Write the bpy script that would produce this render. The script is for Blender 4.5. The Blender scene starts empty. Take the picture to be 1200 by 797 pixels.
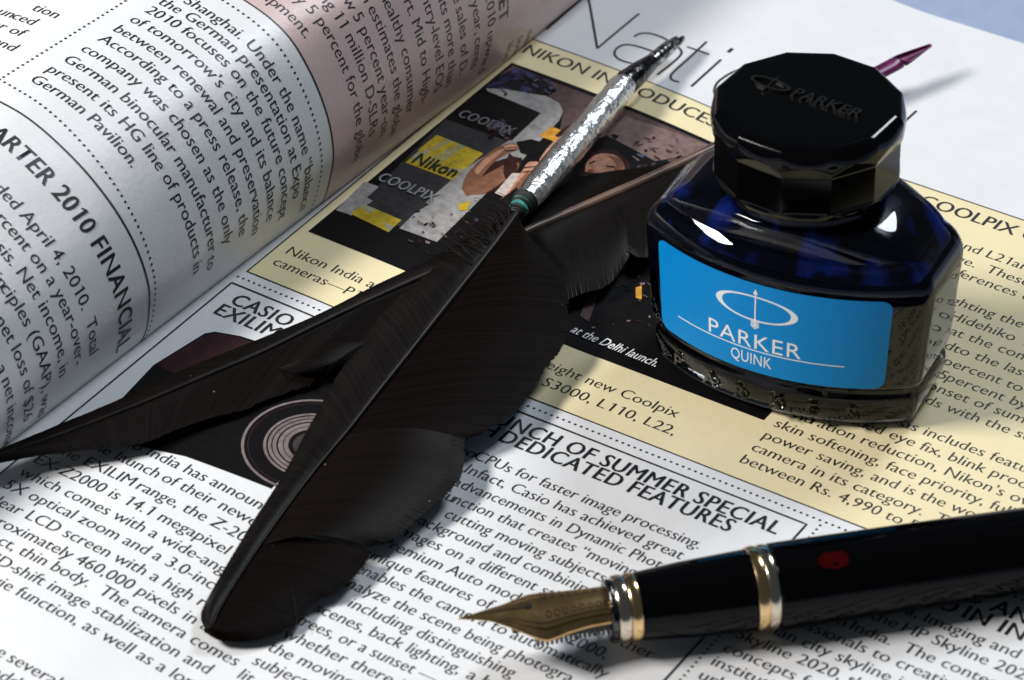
import bpy, bmesh, math, random
import numpy as np
from mathutils import Matrix, Vector
from mathutils.geometry import tessellate_polygon

# ------------------------------------------------------------------ camera (1 unit = 1 cm; x along the printed lines, y up the page, z up)
scn = bpy.context.scene
COL = scn.collection
FPX = 4097.115
CR = np.array([[0.8338508, 0.5516528, -0.0192895], [0.3185957, -0.5095223, -0.7993021], [-0.4507657, 0.6603531, -0.6006197]])
CC = np.array([34.2196, -40.87609, 38.74104])
cam = bpy.data.cameras.new('camera')
cam.sensor_width = 36.0
cam.lens = FPX / 1200.0 * 36.0
cam.clip_start = 1.0
cam.clip_end = 2000.0
cam_o = bpy.data.objects.new('camera', cam)
COL.objects.link(cam_o)
M = Matrix.Identity(4)
for i in range(3):
    M[i][0] = CR[0][i]; M[i][1] = -CR[1][i]; M[i][2] = -CR[2][i]; M[i][3] = CC[i]
cam_o.matrix_world = M
scn.camera = cam_o
cam.dof.use_dof = True
cam.dof.focus_distance = 64.6
cam.dof.aperture_fstop = 0.30
cam.dof.aperture_blades = 7

# ------------------------------------------------------------------ light: a soft box from the left, weak bluish room light
world = bpy.data.worlds.new('World')
scn.world = world
world.use_nodes = True
bg = world.node_tree.nodes['Background']
bg.inputs[0].default_value = (0.74, 0.87, 1.0, 1)
bg.inputs[1].default_value = 0.06

def area_light(name, pos, target, size, power, color, size_y=None):
    l = bpy.data.lights.new(name, 'AREA')
    l.shape = 'RECTANGLE' if size_y else 'SQUARE'
    l.size = size
    if size_y: l.size_y = size_y
    l.energy = power; l.color = color
    o = bpy.data.objects.new(name, l); COL.objects.link(o)
    o.location = pos
    o.rotation_euler = (Vector(target) - Vector(pos)).to_track_quat('-Z', 'Y').to_euler()
    return o
_e = np.array([.834, .552]); _a = np.array([-.552, .834])          # right of the picture, away from the camera
def from_dir(r, a, z, dist, c=(8, 1, 0)):
    d = np.array([*(r * _e + a * _a), z]); d /= np.linalg.norm(d)
    return tuple(np.array(c) + dist * d)
area_light('key_softbox', from_dir(-.72, -.10, .69, 84), (8, 1, 0), 25, 82000, (1.0, 0.98, 0.95), 13)
area_light('back_softbox', from_dir(.45, .50, .76, 72), (8, 1, 0), 18, 28000, (0.84, 0.92, 1.0))

scn.view_settings.view_transform = 'Standard'
scn.view_settings.look = 'None'
scn.view_settings.exposure = 0.0
scn.view_settings.gamma = 1.0
scn.cycles.max_bounces = 14
scn.cycles.transmission_bounces = 12
scn.cycles.transparent_max_bounces = 12

# ------------------------------------------------------------------ helpers
rnd = random.Random(5)

def ray(u, v):
    d = CR.T @ np.array([(u - 600) / FPX, (v - 398.5) / FPX, 1.0])
    return d
def P(u, v, z):
    """the point at height z that the photograph shows at pixel (u, v)"""
    d = ray(u, v); t = (z - CC[2]) / d[2]
    return CC + t * d
def zprof(x):
    d = max(0.0, 6.44418 - x)
    return 0.0669046 * d * d / (1 + 0.15 * d * d)
def PG(u, v):
    """the point of the right page at pixel (u, v), as page x, y"""
    z = 0
    for _ in range(7):
        q = P(u, v, z); z = zprof(q[0])
    return q[0], q[1]
def right(x, y, off=0.0):
    return (x, y, zprof(x) + off)

def catmull(pts, n):
    pts = np.array(pts, float)
    Q = np.vstack([2 * pts[0] - pts[1], pts, 2 * pts[-1] - pts[-2]])
    m = len(pts) - 1; out = []
    for k in range(n):
        s = k / (n - 1) * m; i = min(int(s), m - 1); t = s - i
        p0, p1, p2, p3 = Q[i:i + 4]
        out.append(.5 * (2 * p1 + (p2 - p0) * t + (2 * p0 - 5 * p1 + 4 * p2 - p3) * t * t + (3 * p1 - p0 - 3 * p2 + p3) * t ** 3))
    return np.array(out)

# left page: a bulging sheet, two profiles (x, z) against arc length from the gutter, blended along y
PROF_A = [(-.16,.30),(.0,.62),(.19,1.25),(.26,1.79),(.16,2.53),(-.18,3.37),(-.73,4.07),(-1.64,4.47),(-3.0,4.72),(-4.6,4.78),(-7,4.55),(-10,4.0),(-14,3.4)]
PROF_B = [(-.34,.30),(-.14,.78),(-.02,1.35),(.0,1.8),(-.14,2.38),(-.4,2.91),(-.8,3.42),(-1.4,3.95),(-2.25,4.44),(-3.08,4.65),(-4.6,4.75),(-7,4.55),(-10,4.0),(-14,3.4)]
SS = np.linspace(0, 16, 400)
def resample(pts):
    o = catmull(pts, 600)
    s = np.r_[0, np.cumsum(np.linalg.norm(np.diff(o, axis=0), axis=1))]
    return np.c_[np.interp(SS, s, o[:, 0]), np.interp(SS, s, o[:, 1])]
PA, PB = resample(PROF_A), resample(PROF_B)
def left_raw(s, y):
    w = min(2.2, max(-1, (3.02 - y) / 5.36))
    i = min(max(s / 16 * 399, 0), 398.999); k = int(i); t = i - k
    a = PA[k] * (1 - t) + PA[k + 1] * t; b = PB[k] * (1 - t) + PB[k + 1] * t
    q = a * (1 - w) + b * w
    return q
def left(s, y, off=0.0):
    q = left_raw(s, y)
    if off:
        d = left_raw(s + .03, y) - left_raw(max(s - .03, 0), y)
        d = d / np.linalg.norm(d)
        q = q + off * np.array([d[1], -d[0]])
    return (q[0], y, q[1])

def tag(o, label=None, cat=None, kind=None):
    if label: o['label'] = label
    if cat: o['category'] = cat
    if kind: o['kind'] = kind
    return o
def thing(name, loc, label, cat):
    o = bpy.data.objects.new(name, None); COL.objects.link(o)
    o.location = loc; o.empty_display_size = .5
    return tag(o, label, cat)
class MB:
    def __init__(s): s.v = []; s.f = []; s.m = []
    def add(s, verts, faces, mi=0):
        b = len(s.v); s.v += [tuple(map(float, q)) for q in verts]
        s.f += [tuple(i + b for i in f) for f in faces]; s.m += [mi] * len(faces)
    def grid(s, rows, mi=0, closed_u=False, closed_v=False, flip=False):
        n, m = len(rows), len(rows[0]); fs = []
        for i in range(n if closed_v else n - 1):
            for j in range(m if closed_u else m - 1):
                a, b = i * m + j, i * m + (j + 1) % m
                c, d = ((i + 1) % n) * m + (j + 1) % m, ((i + 1) % n) * m + j
                fs.append((a, d, c, b) if flip else (a, b, c, d))
        s.add([q for r in rows for q in r], fs, mi)
    def cap(s, ring, mi=0, flip=False):
        f = tuple(range(len(ring)))
        s.add(ring, [f[::-1] if flip else f], mi)
    def tube(s, pts, rad, n=12, mi=0, caps=True):
        pts = [Vector(p) for p in pts]; rows = []
        up = Vector((0, 0, 1))
        for i, p in enumerate(pts):
            t = (pts[min(i + 1, len(pts) - 1)] - pts[max(i - 1, 0)]).normalized()
            a = t.cross(up)
            if a.length < 1e-4: a = t.cross(Vector((1, 0, 0)))
            a.normalize(); b = a.cross(t)
            r = rad[i] if hasattr(rad, '__len__') else rad
            rows.append([p + a * (r * math.cos(2 * math.pi * k / n)) + b * (r * math.sin(2 * math.pi * k / n)) for k in range(n)])
        s.grid(rows, mi, closed_u=True)
        if caps:
            s.cap(rows[0], mi, True); s.cap(rows[-1], mi)
    def build(s, name, mats, parent=None, smooth=True, angle=None, merge=True):
        me = bpy.data.meshes.new(name)
        me.from_pydata(s.v, [], s.f)
        mats = mats if isinstance(mats, (list, tuple)) else [mats]
        for m in mats: me.materials.append(m)
        if len(mats) > 1: me.polygons.foreach_set('material_index', s.m)
        me.polygons.foreach_set('use_smooth', [smooth] * len(s.f))
        me.update()
        if angle is not None:
            bm = bmesh.new(); bm.from_mesh(me)
            if merge: bmesh.ops.remove_doubles(bm, verts=bm.verts, dist=1e-5)
            bmesh.ops.recalc_face_normals(bm, faces=bm.faces)
            for e in bm.edges:
                if len(e.link_faces) == 2 and e.calc_face_angle(0) > angle: e.smooth = False
            bm.to_mesh(me); bm.free()
        o = bpy.data.objects.new(name, me); COL.objects.link(o)
        if parent is not None:
            o.parent = parent
            o.matrix_parent_inverse = Matrix.Translation(-parent.location) if parent.type == 'EMPTY' else Matrix.Identity(4)
        if getattr(s, 'attr', None):
            at_ = me.attributes.new('barb', 'FLOAT', 'POINT')
            at_.data.foreach_set('value', s.attr)
        return o

# ------------------------------------------------------------------ materials
def mat(name, color, rough=.5, metal=0.0, spec=.5, trans=0.0, ior=1.5, coat=0.0):
    m = bpy.data.materials.new(name); m.use_nodes = True
    b = m.node_tree.nodes['Principled BSDF']
    b.inputs['Base Color'].default_value = (*color, 1)
    b.inputs['Roughness'].default_value = rough
    b.inputs['Metallic'].default_value = metal
    b.inputs['Specular IOR Level'].default_value = spec
    b.inputs['Transmission Weight'].default_value = trans
    b.inputs['IOR'].default_value = ior
    b.inputs['Coat Weight'].default_value = coat
    return m
def nodes(m): return m.node_tree.nodes, m.node_tree.links, m.node_tree.nodes['Principled BSDF']
def noise_color(m, c1, c2, scale, detail=4, lo=.35, hi=.65):
    n, l, b = nodes(m)
    tc = n.new('ShaderNodeTexCoord'); t = n.new('ShaderNodeTexNoise'); r = n.new('ShaderNodeValToRGB')
    t.inputs['Scale'].default_value = scale; t.inputs['Detail'].default_value = detail
    l.new(tc.outputs['Object'], t.inputs['Vector']); l.new(t.outputs['Fac'], r.inputs[0])
    r.color_ramp.elements[0].position = lo; r.color_ramp.elements[1].position = hi
    r.color_ramp.elements[0].color = (*c1, 1); r.color_ramp.elements[1].color = (*c2, 1)
    l.new(r.outputs[0], b.inputs['Base Color'])
    return m
def bump(m, scale, strength, dist=.01, detail=3, kind='noise'):
    n, l, b = nodes(m)
    tc = n.new('ShaderNodeTexCoord'); bp = n.new('ShaderNodeBump')
    if kind == 'noise':
        t = n.new('ShaderNodeTexNoise'); t.inputs['Scale'].default_value = scale; t.inputs['Detail'].default_value = detail; out = t.outputs['Fac']
    else:
        t = n.new('ShaderNodeTexVoronoi'); t.inputs['Scale'].default_value = scale; out = t.outputs['Distance']
    bp.inputs['Strength'].default_value = strength; bp.inputs['Distance'].default_value = dist
    l.new(tc.outputs['Object'], t.inputs['Vector']); l.new(out, bp.inputs['Height']); l.new(bp.outputs[0], b.inputs['Normal'])
    return m
def paper(name, c, rough=.36):
    m = mat(name, c, rough, spec=.45)
    k = .955
    noise_color(m, tuple(x * k for x in c), c, 1.3, 6, .3, .7)
    bump(m, 9, .25, .02, 5)
    n, l, b = nodes(m)
    tc = n.new('ShaderNodeTexCoord'); t = n.new('ShaderNodeTexNoise'); bp = n.new('ShaderNodeBump')
    t.inputs['Scale'].default_value = .55; t.inputs['Detail'].default_value = 1.5
    bp.inputs['Strength'].default_value = .5; bp.inputs['Distance'].default_value = .12
    old = b.inputs['Normal'].links[0].from_socket
    l.new(tc.outputs['Object'], t.inputs['Vector']); l.new(t.outputs['Fac'], bp.inputs['Height'])
    l.new(bp.outputs[0], old.node.inputs['Normal'])
    return m
M_WHITE = paper('coated_paper', (.80, .80, .81))
M_YELLOW = paper('cream_print', (.88, .765, .47))
M_PINK = paper('pink_print', (.66, .50, .475))
M_INKBLACK = mat('black_print', (.012, .012, .013), .45)
M_GREYPRINT = mat('grey_print', (.04, .04, .045), .5)
M_TABLE = noise_color(mat('lavender_surface', (.31, .37, .52), .6), (.29, .35, .50), (.33, .39, .54), 2.0)
M_EDGE = noise_color(mat('page_edges', (.6, .6, .58), .8), (.45, .45, .44), (.7, .7, .68), 12)
def feather_mat(name, c1, c2, rough, spec):
    m = mat(name, c1, rough, spec=spec)
    n, l, b = nodes(m)
    at_ = n.new('ShaderNodeAttribute'); at_.attribute_name = 'barb'
    r = n.new('ShaderNodeValToRGB'); r.color_ramp.elements[0].color = (*c1, 1); r.color_ramp.elements[1].color = (*c2, 1)
    l.new(at_.outputs['Fac'], r.inputs[0])
    tc = n.new('ShaderNodeTexCoord'); vo = n.new('ShaderNodeTexVoronoi'); vo.inputs['Scale'].default_value = 1.9
    lt_ = n.new('ShaderNodeMath'); lt_.operation = 'LESS_THAN'; lt_.inputs[1].default_value = .030
    mx = n.new('ShaderNodeMix'); mx.data_type = 'RGBA'; mx.inputs[7].default_value = (.16, .15, .14, 1)
    l.new(tc.outputs['Object'], vo.inputs['Vector']); l.new(vo.outputs['Distance'], lt_.inputs[0]); l.new(lt_.outputs[0], mx.inputs[0])
    l.new(r.outputs[0], mx.inputs[6]); l.new(mx.outputs[2], b.inputs['Base Color'])
    return bump(m, 30, .15, .01)
M_FEATHER = feather_mat('black_feather', (.0022, .0014, .0012), (.0070, .0043, .0034), .55, .035)
M_FEATHER_N = feather_mat('grey_black_feather', (.003, .0024, .0021), (.011, .0085, .0073), .42, .11)
M_FEATHER_S = feather_mat('glossy_black_feather', (.003, .0024, .0021), (.0085, .0058, .0047), .38, .12)
M_FEATHER_M = feather_mat('satin_black_feather', (.0026, .0017, .0014), (.0080, .0050, .0040), .46, .06)
M_FEATHER_B = feather_mat('brown_black_feather', (.0022, .0015, .0012), (.008, .005, .0038), .46, .10)
M_SHAFT = noise_color(mat('dark_shaft', (.008, .006, .005), .42, spec=.2), (.005, .004, .0035), (.014, .010, .008), 2.5)
M_SHAFT_B = noise_color(mat('brown_shaft', (.09, .05, .035), .35), (.05, .028, .02), (.16, .095, .065), 1.2)
M_MAGENTA = noise_color(mat('magenta_stained_quill', (.10, .006, .06), .35), (.04, .002, .03), (.15, .010, .085), 4)
M_FOIL = bump(noise_color(mat('crumpled_foil', (.72, .72, .70), .22, metal=1), (.30, .30, .29), (.90, .90, .87), 13, 6, .30, .44), 9, .85, .055, 5, 'noise')
M_CHROME = mat('steel', (.62, .61, .58), .16, metal=1)
M_DARKCHROME = bump(noise_color(mat('blackened_steel', (.06, .06, .063), .20, metal=1), (.02, .02, .022), (.16, .155, .15), 6), 9, .4, .04)
M_NIBSTEEL = bump(noise_color(mat('tarnished_steel', (.3, .3, .29), .18, metal=1), (.08, .08, .082), (.55, .54, .52), 7, 4, .4, .6), 9, .4, .03)
M_TEAL = bump(noise_color(mat('teal_thread', (.03, .32, .27), .55), (.015, .16, .14), (.06, .42, .35), 12), 25, .5, .02)
M_BLACKTHREAD = mat('black_thread', (.012, .012, .012), .6)
M_CAP = bump(mat('black_bakelite', (.0012, .0012, .0014), .08, spec=.22), 40, .03, .01)
M_GLASS = mat('clear_glass', (.84, .87, .85), 0.0, trans=1.0, ior=1.38)
M_GLASSD = mat('dark_glass', (.22, .23, .22), .02, trans=1.0, ior=1.5)  # darker tint than the body glass, so the raised letters stand out
M_CAPMARK = mat('black_bakelite_mark', (.006, .006, .0065), .28, spec=.4)
M_LABEL = noise_color(mat('blue_label', (.0015, .24, .62), .40, spec=.16), (.0015, .235, .60), (.002, .245, .63), 9)
M_LABELWHITE = mat('white_label_print', (.80, .86, .88), .4)
M_PENBLACK = mat('black_lacquer', (.0012, .0012, .0015), .05, spec=.16)
M_GOLD = mat('gold_plate', (.85, .58, .28), .17, metal=1)
M_SILVER = mat('pale_brass_plate', (.72, .62, .50), .15, metal=1)
M_NIB = bump(noise_color(mat('gold_nib', (.66, .43, .18), .24, metal=1), (.60, .38, .15), (.80, .53, .23), 4), 10, .10, .03)
M_FEED = mat('ebonite_feed', (.008, .008, .008), .35)
M_RED = noise_color(mat('dark_red_reflection', (.05, .001, .001), .08, spec=.2), (.02, .0005, .0005), (.042, .001, .0008), 3)

# ------------------------------------------------------------------ lettering: outlines of the built-in font, thinned or thickened to a flared-sans look
FONT = bpy.data.fonts.load('<builtin>')
_fc = bpy.data.curves.new('letter_outline', 'FONT'); _fc.font = FONT; _fc.size = 1.0; _fc.resolution_u = 3
_fo = bpy.data.objects.new('letter_outline', _fc)
_cache = {}; _raw = {}
def _mesh(body):
    _fc.body = body
    me = bpy.data.meshes.new_from_object(_fo)
    v = [(q.co.x, q.co.y) for q in me.vertices]; f = [tuple(p.vertices) for p in me.polygons]
    bpy.data.meshes.remove(me)
    return v, f
def _xmax(body): return max(q[0] for q in _mesh(body)[0])
_HH = _xmax('HH')
def glyph(ch, kx, ky):
    key = (ch, kx, ky)
    if key in _cache: return _cache[key]
    if ch not in _raw:
        if ch == ' ': v, f = [], []
        else: v, f = _mesh(ch)
        adv_ = _xmax('H' + ch + 'H') - _HH
        if ch == '1':      # give the plain bar its flag
            x0_, n_ = min(q[0] for q in v), len(v)
            v = v + [(x0_ + .01, .682), (x0_ + .01, .60), (x0_ - .13, .535), (x0_ - .13, .595)]
            f = f + [(n_, n_ + 3, n_ + 2, n_ + 1)]
            v = [(q[0] + .05, q[1]) for q in v]
        _raw[ch] = (v, f, adv_)
    v, f, adv = _raw[ch]
    if v and (kx or ky):
        bm = bmesh.new()
        bv = [bm.verts.new((x, y, 0)) for x, y in v]
        for q in f:
            try: bm.faces.new([bv[i] for i in q])
            except ValueError: pass
        bmesh.ops.remove_doubles(bm, verts=bm.verts, dist=1e-5)
        bm.normal_update(); bm.verts.index_update(); bm.faces.ensure_lookup_table()
        nrm = {}
        for e in bm.edges:
            if len(e.link_faces) == 1:
                c = e.link_faces[0].calc_center_median(); d = e.verts[1].co - e.verts[0].co
                n2 = Vector((d.y, -d.x, 0))
                if n2.length < 1e-9: continue
                n2.normalize()
                if n2.dot(e.verts[0].co - c) < 0: n2.negate()
                for q in e.verts: nrm.setdefault(q.index, []).append(n2)
        out = []
        for q in bm.verts:
            if q.index in nrm:
                n2 = sum(nrm[q.index], Vector((0, 0, 0)))
                if n2.length > 1e-6:
                    n2.normalize(); k = max(.5, sum(n2.dot(a) for a in nrm[q.index]) / len(nrm[q.index]))
                    out.append((q.co.x + kx * n2.x / k, q.co.y + ky * n2.y / k)); continue
            out.append((q.co.x, q.co.y))
        v = out; f = [tuple(q.index for q in p.verts) for p in bm.faces]
        bm.free()
        adv += kx * .8
    _cache[key] = (v, f, adv)
    return _cache[key]
def text_width(s, kx=0., ky=0., track=0.):
    return sum(glyph(c, kx, ky)[2] + track for c in s) - .1
STY = {'body': (.004, -.009), 'bold': (.025, .004), 'head': (.019, .001), 'plain': (0., 0.), 'cap': (.008, .004)}
def put_text(mb, s, F, x0, y0, em=.375, xs=None, x1=None, style='body', off=.006, mi=0, shear=0., dy=0., track=0., align=0):
    """lay one printed line: F maps sheet (x, y, offset) to space; x1 stretches the line to end there"""
    kx, ky = STY[style]
    if style == 'bold' and not track: track = .025
    w = text_width(s, kx, ky, track)
    if xs is None: xs = 1.0
    if x1 is not None and x0 is not None: xs = (x1 - x0) / (w * em)
    elif x0 is None: x0 = x1 - w * em * xs
    if align: x0 -= w * em * xs * align
    first = glyph(s[0], kx, ky)[0]
    px = -(min(q[0] for q in first) if first else 0)
    for c in s:
        v, f, adv = glyph(c, kx, ky)
        if v:
            vs = []
            for gx, gy in v:
                X = x0 + (px + gx + shear * gy) * em * xs
                vs.append(F(X, y0 + gy * em + dy * (X - x0), off))
            mb.add(vs, f, mi)
        px += adv + track
    return xs

def ribbon(mb, F, pts, w, off=.006, mi=0, step=.12):
    """a printed rule of width w along sheet points"""
    q = []
    for (a, b) in zip(pts[:-1], pts[1:]):
        n = max(1, int(math.dist(a, b) / step))
        q += [(a[0] + (b[0] - a[0]) * i / n, a[1] + (b[1] - a[1]) * i / n) for i in range(n)]
    q.append(pts[-1]); rows = []
    for i, p in enumerate(q):
        a, b = q[max(i - 1, 0)], q[min(i + 1, len(q) - 1)]
        d = math.dist(a, b) or 1
        nx, ny = -(b[1] - a[1]) / d * w / 2, (b[0] - a[0]) / d * w / 2
        rows.append([F(p[0] + nx, p[1] + ny, off), F(p[0] - nx, p[1] - ny, off)])
    mb.grid(rows, mi)
def dots(mb, F, a, b, r=.027, gap=.125, off=.006, mi=0):
    n = max(1, int(round(math.dist(a, b) / gap)))
    for i in range(n + 1):
        x, y = a[0] + (b[0] - a[0]) * i / n, a[1] + (b[1] - a[1]) * i / n
        mb.add([F(x + r * math.cos(k * math.pi / 4), y + r * math.sin(k * math.pi / 4), off) for k in range(8)], [tuple(range(8))], mi)
def patch(mb, F, poly, off=.003, mi=0, cut=.4, ycut=None):
    """a filled printed shape on a sheet, cut fine enough to follow its curve"""
    bm = bmesh.new()
    tris = tessellate_polygon([[Vector((x, y, 0)) for x, y in poly]])
    vs = [bm.verts.new((x, y, 0)) for x, y in poly]
    for t in tris:
        try: bm.faces.new([vs[i] for i in t])
        except ValueError: pass
    xs = [q[0] for q in poly]; x = math.floor(min(xs) / cut) * cut
    while x < max(xs):
        g = bm.verts[:] + bm.edges[:] + bm.faces[:]
        bmesh.ops.bisect_plane(bm, geom=g, plane_co=(x, 0, 0), plane_no=(1, 0, 0), dist=1e-6)
        x += cut
    if ycut:
        ys = [q[1] for q in poly]; y = math.floor(min(ys) / ycut) * ycut
        while y < max(ys):
            bmesh.ops.bisect_plane(bm, geom=bm.verts[:] + bm.edges[:] + bm.faces[:], plane_co=(0, y, 0), plane_no=(0, 1, 0), dist=1e-6)
            y += ycut
    bm.verts.index_update()
    verts = [F(v.co.x, v.co.y, off) for v in bm.verts]
    faces = []
    for fc in bm.faces:
        q = [v.index for v in fc.verts]
        if fc.normal.z < 0: q.reverse()
        faces.append(tuple(q))
    bm.free()
    mb.add(verts, faces, mi)

# ------------------------------------------------------------------ table
tb = MB()
tb.add([(-160, -160, -.42), (190, -160, -.42), (190, 190, -.42), (-160, 190, -.42)], [(0, 1, 2, 3)])
table = tb.build('table_top', M_TABLE, smooth=False)
table['kind'] = 'structure'

# ------------------------------------------------------------------ magazine
Y0, Y1, XR = -13.0, 15.85, 20.5
mag = thing('magazine', (0, 0, -.41), 'open glossy magazine with printed columns, its left pages bulging up from the spine', 'magazine')
xs_ = [-.6 + i * .12 for i in range(60)]
xs_ = [x for x in xs_ if x < 6.5] + [7 + i * .75 for i in range(19)]
mb = MB()
ys_ = [Y0 + (Y1 - Y0) * i / 24 for i in range(25)]
mb.grid([[right(x, y) for x in xs_] for y in ys_])
# the sheets below, closed at the edges
for rows in ([[right(x, Y0) for x in xs_], [(x, Y0, -.41) for x in xs_]], [[(x, Y1, -.41) for x in xs_], [right(x, Y1) for x in xs_]]):
    mb.grid(rows, 1, flip=True)
mb.grid([[right(xs_[-1], Y0), right(xs_[-1], Y1)], [(xs_[-1], Y0, -.41), (xs_[-1], Y1, -.41)]], 1)
page_r = mb.build('right_page', [M_WHITE, M_EDGE], mag, angle=.6)
mb = MB()
ss_ = [i * .07 for i in range(120)] + [8.4 + i * .3 for i in range(25)]
yl_ = [Y0 + (Y1 - Y0) * i / 36 for i in range(37)]
mb.grid([[left(s, y) for s in ss_] for y in yl_], flip=True)
for y, fl in ((Y0, False), (Y1, True)):
    mb.grid([[left(s, y) for s in ss_], [(left(s, y)[0], y, -.41) for s in ss_]], 1, flip=fl)
mb.grid([[left(ss_[-1], y) for y in yl_], [(left(ss_[-1], y)[0] , y, -.41) for y in yl_]], 1)
page_l = mb.build('left_page', [M_WHITE, M_EDGE], mag, angle=.6)

# --- right page: cream panel
XW = 12.355
pn = MB()
patch(pn, right, [(.027, .4385), (XR, .4385), (XR, 10.133), (.027, 10.133)], .003, 0, .2)
pn.build('cream_panel', M_YELLOW, page_r)
rl = MB()
for a in ([(.027, .4385), (XR, .4385)], [(.027, .4385), (.027, 10.133)], [(.027, 10.133), (XR, 10.133)]):
    ribbon(rl, right, a, .032, .007)
ribbon(rl, right, [(0, 0), (XW, 0), (XW, Y0 + .6)], .042, .007)
ribbon(rl, right, [(0, 0), (0, Y0 + .6)], .038, .007)
dots(rl, right, (-.02, .22), (XR, .22)); dots(rl, right, (XW + .21, .1), (XW + .21, Y0 + .6))
ribbon(rl, right, [(6.02, -5.98), (6.3, -5.98)], .02, .007)
rl.build('ruled_lines', M_INKBLACK, page_r)

# big thin section title, drawn as strokes
ti = MB()
def stroke(px, w=.052):
    p = [PG(*q) for q in px]
    if len(p) > 3: p = [tuple(q) for q in catmull(p, 40)]
    ribbon(ti, right, p, w, .007, step=.08)
stroke([(640, 35), (684, -3), (710, -25)]); stroke([(683, -25), (691, 5), (700, 57)]); stroke([(700, 57), (720, 40), (749, 16)])
stroke([(743, 43), (749, 40), (757, 39), (766, 40.5), (778, 45), (789, 52), (797, 58), (798, 64), (788, 74), (770, 88)])
stroke([(772, 63), (758, 58), (745, 54), (733, 52.5), (724, 56), (720, 62), (723, 68), (731, 72), (742, 75), (756, 77), (768, 77)])
stroke([(828, 49), (810, 66), (790, 84), (786, 90), (788, 94), (796, 96.3)]); stroke([(805, 55), (831, 64)])
stroke([(845, 70), (810, 101.6)]); stroke([(858.5, 57), (853, 61.5)], .075)
stroke([(880, 79), (870, 81), (858, 85), (848, 91), (840, 98), (837, 107), (840, 114), (850, 119), (862, 120)])
stroke([(1074, 130), (1050, 152), (1035, 165)])
ti.build('section_title', M_INKBLACK, page_r)

# headlines
def headline(*rows):
    m_ = MB()
    for s_, x_, y_, kw in rows: put_text(m_, s_, right, x_, y_, .50 if kw['style'] == 'bold' else .49, kw.pop('xs', None), **kw)
    return m_.build('headline', M_INKBLACK, page_r)
XS = .955
w_ = text_width('COOLPIX', *STY['head']) * .49 * XS
headline(('NIKON INTRODUCES', .17, 9.59, dict(x1=4.74, style='head')), ('NEW', None, 9.58, dict(xs=XS, x1=11.40 - w_ - .2, style='head')), ('COOLPIX CAMERAS', 11.40 - w_, 9.57, dict(xs=XS, style='head')))
headline(('CASIO', .33, -.535, dict(x1=1.66, style='bold')), ('EXILIM', .27, -.945, dict(x1=1.66, style='bold')), ('NCH OF SUMMER SPECIAL', 6.55, -.52, dict(x1=12.03, style='bold')), ('LAU', None, -.52, dict(xs=.93, x1=6.50, style='bold')), ('DEDICATED FEATURES', 6.56, -.895, dict(x1=11.32, style='bold')), ('WITH', None, -.895, dict(xs=.93, x1=6.42, style='bold')))
headline(('AND', 16.0, -.32, dict(xs=.93, style='bold')), ('EXPO', None, -.32, dict(xs=.93, x1=15.85, style='bold')), ('IN INDIA', 15.70, -.72, dict(xs=.93, style='bold')), ('TO', None, -.72, dict(xs=.93, x1=15.55, style='bold')))

# running text of the right page
bt = MB()
EM, BX = .375, .995
def line(s, x0, y, **k): return put_text(bt, s, right, x0, y, k.pop('em', EM), k.pop('xs', BX), **k)
def lpx(s, a, b, y, pre=None):
    xa, xb = PG(*a)[0], PG(*b)[0]
    r = put_text(bt, s, right, xa, y, EM, x1=xb)
    if pre: put_text(bt, pre, right, None, y, EM, BX, x1=xa - .02)
    return r
XT, B0 = 10.4975, .8487
for k, s in enumerate(['between Rs. 4,990 to Rs. 19,950.', 'camera in its category.  The price is', 'power saving, and is the world\u2019s lightest', 'skin softening, face priority, fully lit']):
    line(s, XT, B0 + .4 * k)
for s, u, v, k, pre in [('ration reduction, Nikon\u2019s own EXPEED', 948, 497.5, 4, 'vib'), ('ed eye fix, blink proof smart', 1012, 502.5, 5, 'red'), ('as includes features such as', 1056, 500, 6, 'cameras')]:
    x = PG(u, v)[0]; line(s, x, B0 + .4 * k); line(pre, None, B0 + .4 * k, x1=x)
for s, x, y, pre in [('onds with the summer holidays.', 12.05, 4.07, 'corresp'), ('onset of summer which', 12.27, 4.47, 'the'), ('percent by the end of', 12.46, 4.86, 'share is 25'), ('percent to nearly twenty', 12.19, 5.27, 'up from 15'), ('to the last year when the', 12.15, 5.70, 'compared'), ('t the company expects a', 12.0, 6.14, 'said tha'), ('Hidehiko Tanaka, head of', 11.62, 6.56, 'Mr.'), ('ghting the occasion of the', 11.42, 7.0, 'Highli'), ('erences of its users in India.', 11.20, 7.82, 'the pref'), ('ge.  These models suit', 10.88, 8.23, 'new ran'), ('nd L21are the entry models', 10.82, 8.66, 'L22 a')]:
    line(s, x, y); line(pre, None, y, x1=x - .02)
bt.build('text_column', M_INKBLACK, page_r); bt = MB()
line('Nikon India announced', .27, 1.30); line('cameras\u2014P100, P90, S8000,', .27, .88)
line('eight new Coolpix', None, 1.33, x1=8.88); line('S3000, L110, L22,', 6.33, .865, x1=9.12)
bt.build('text_column', M_INKBLACK, page_r); bt = MB()
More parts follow.
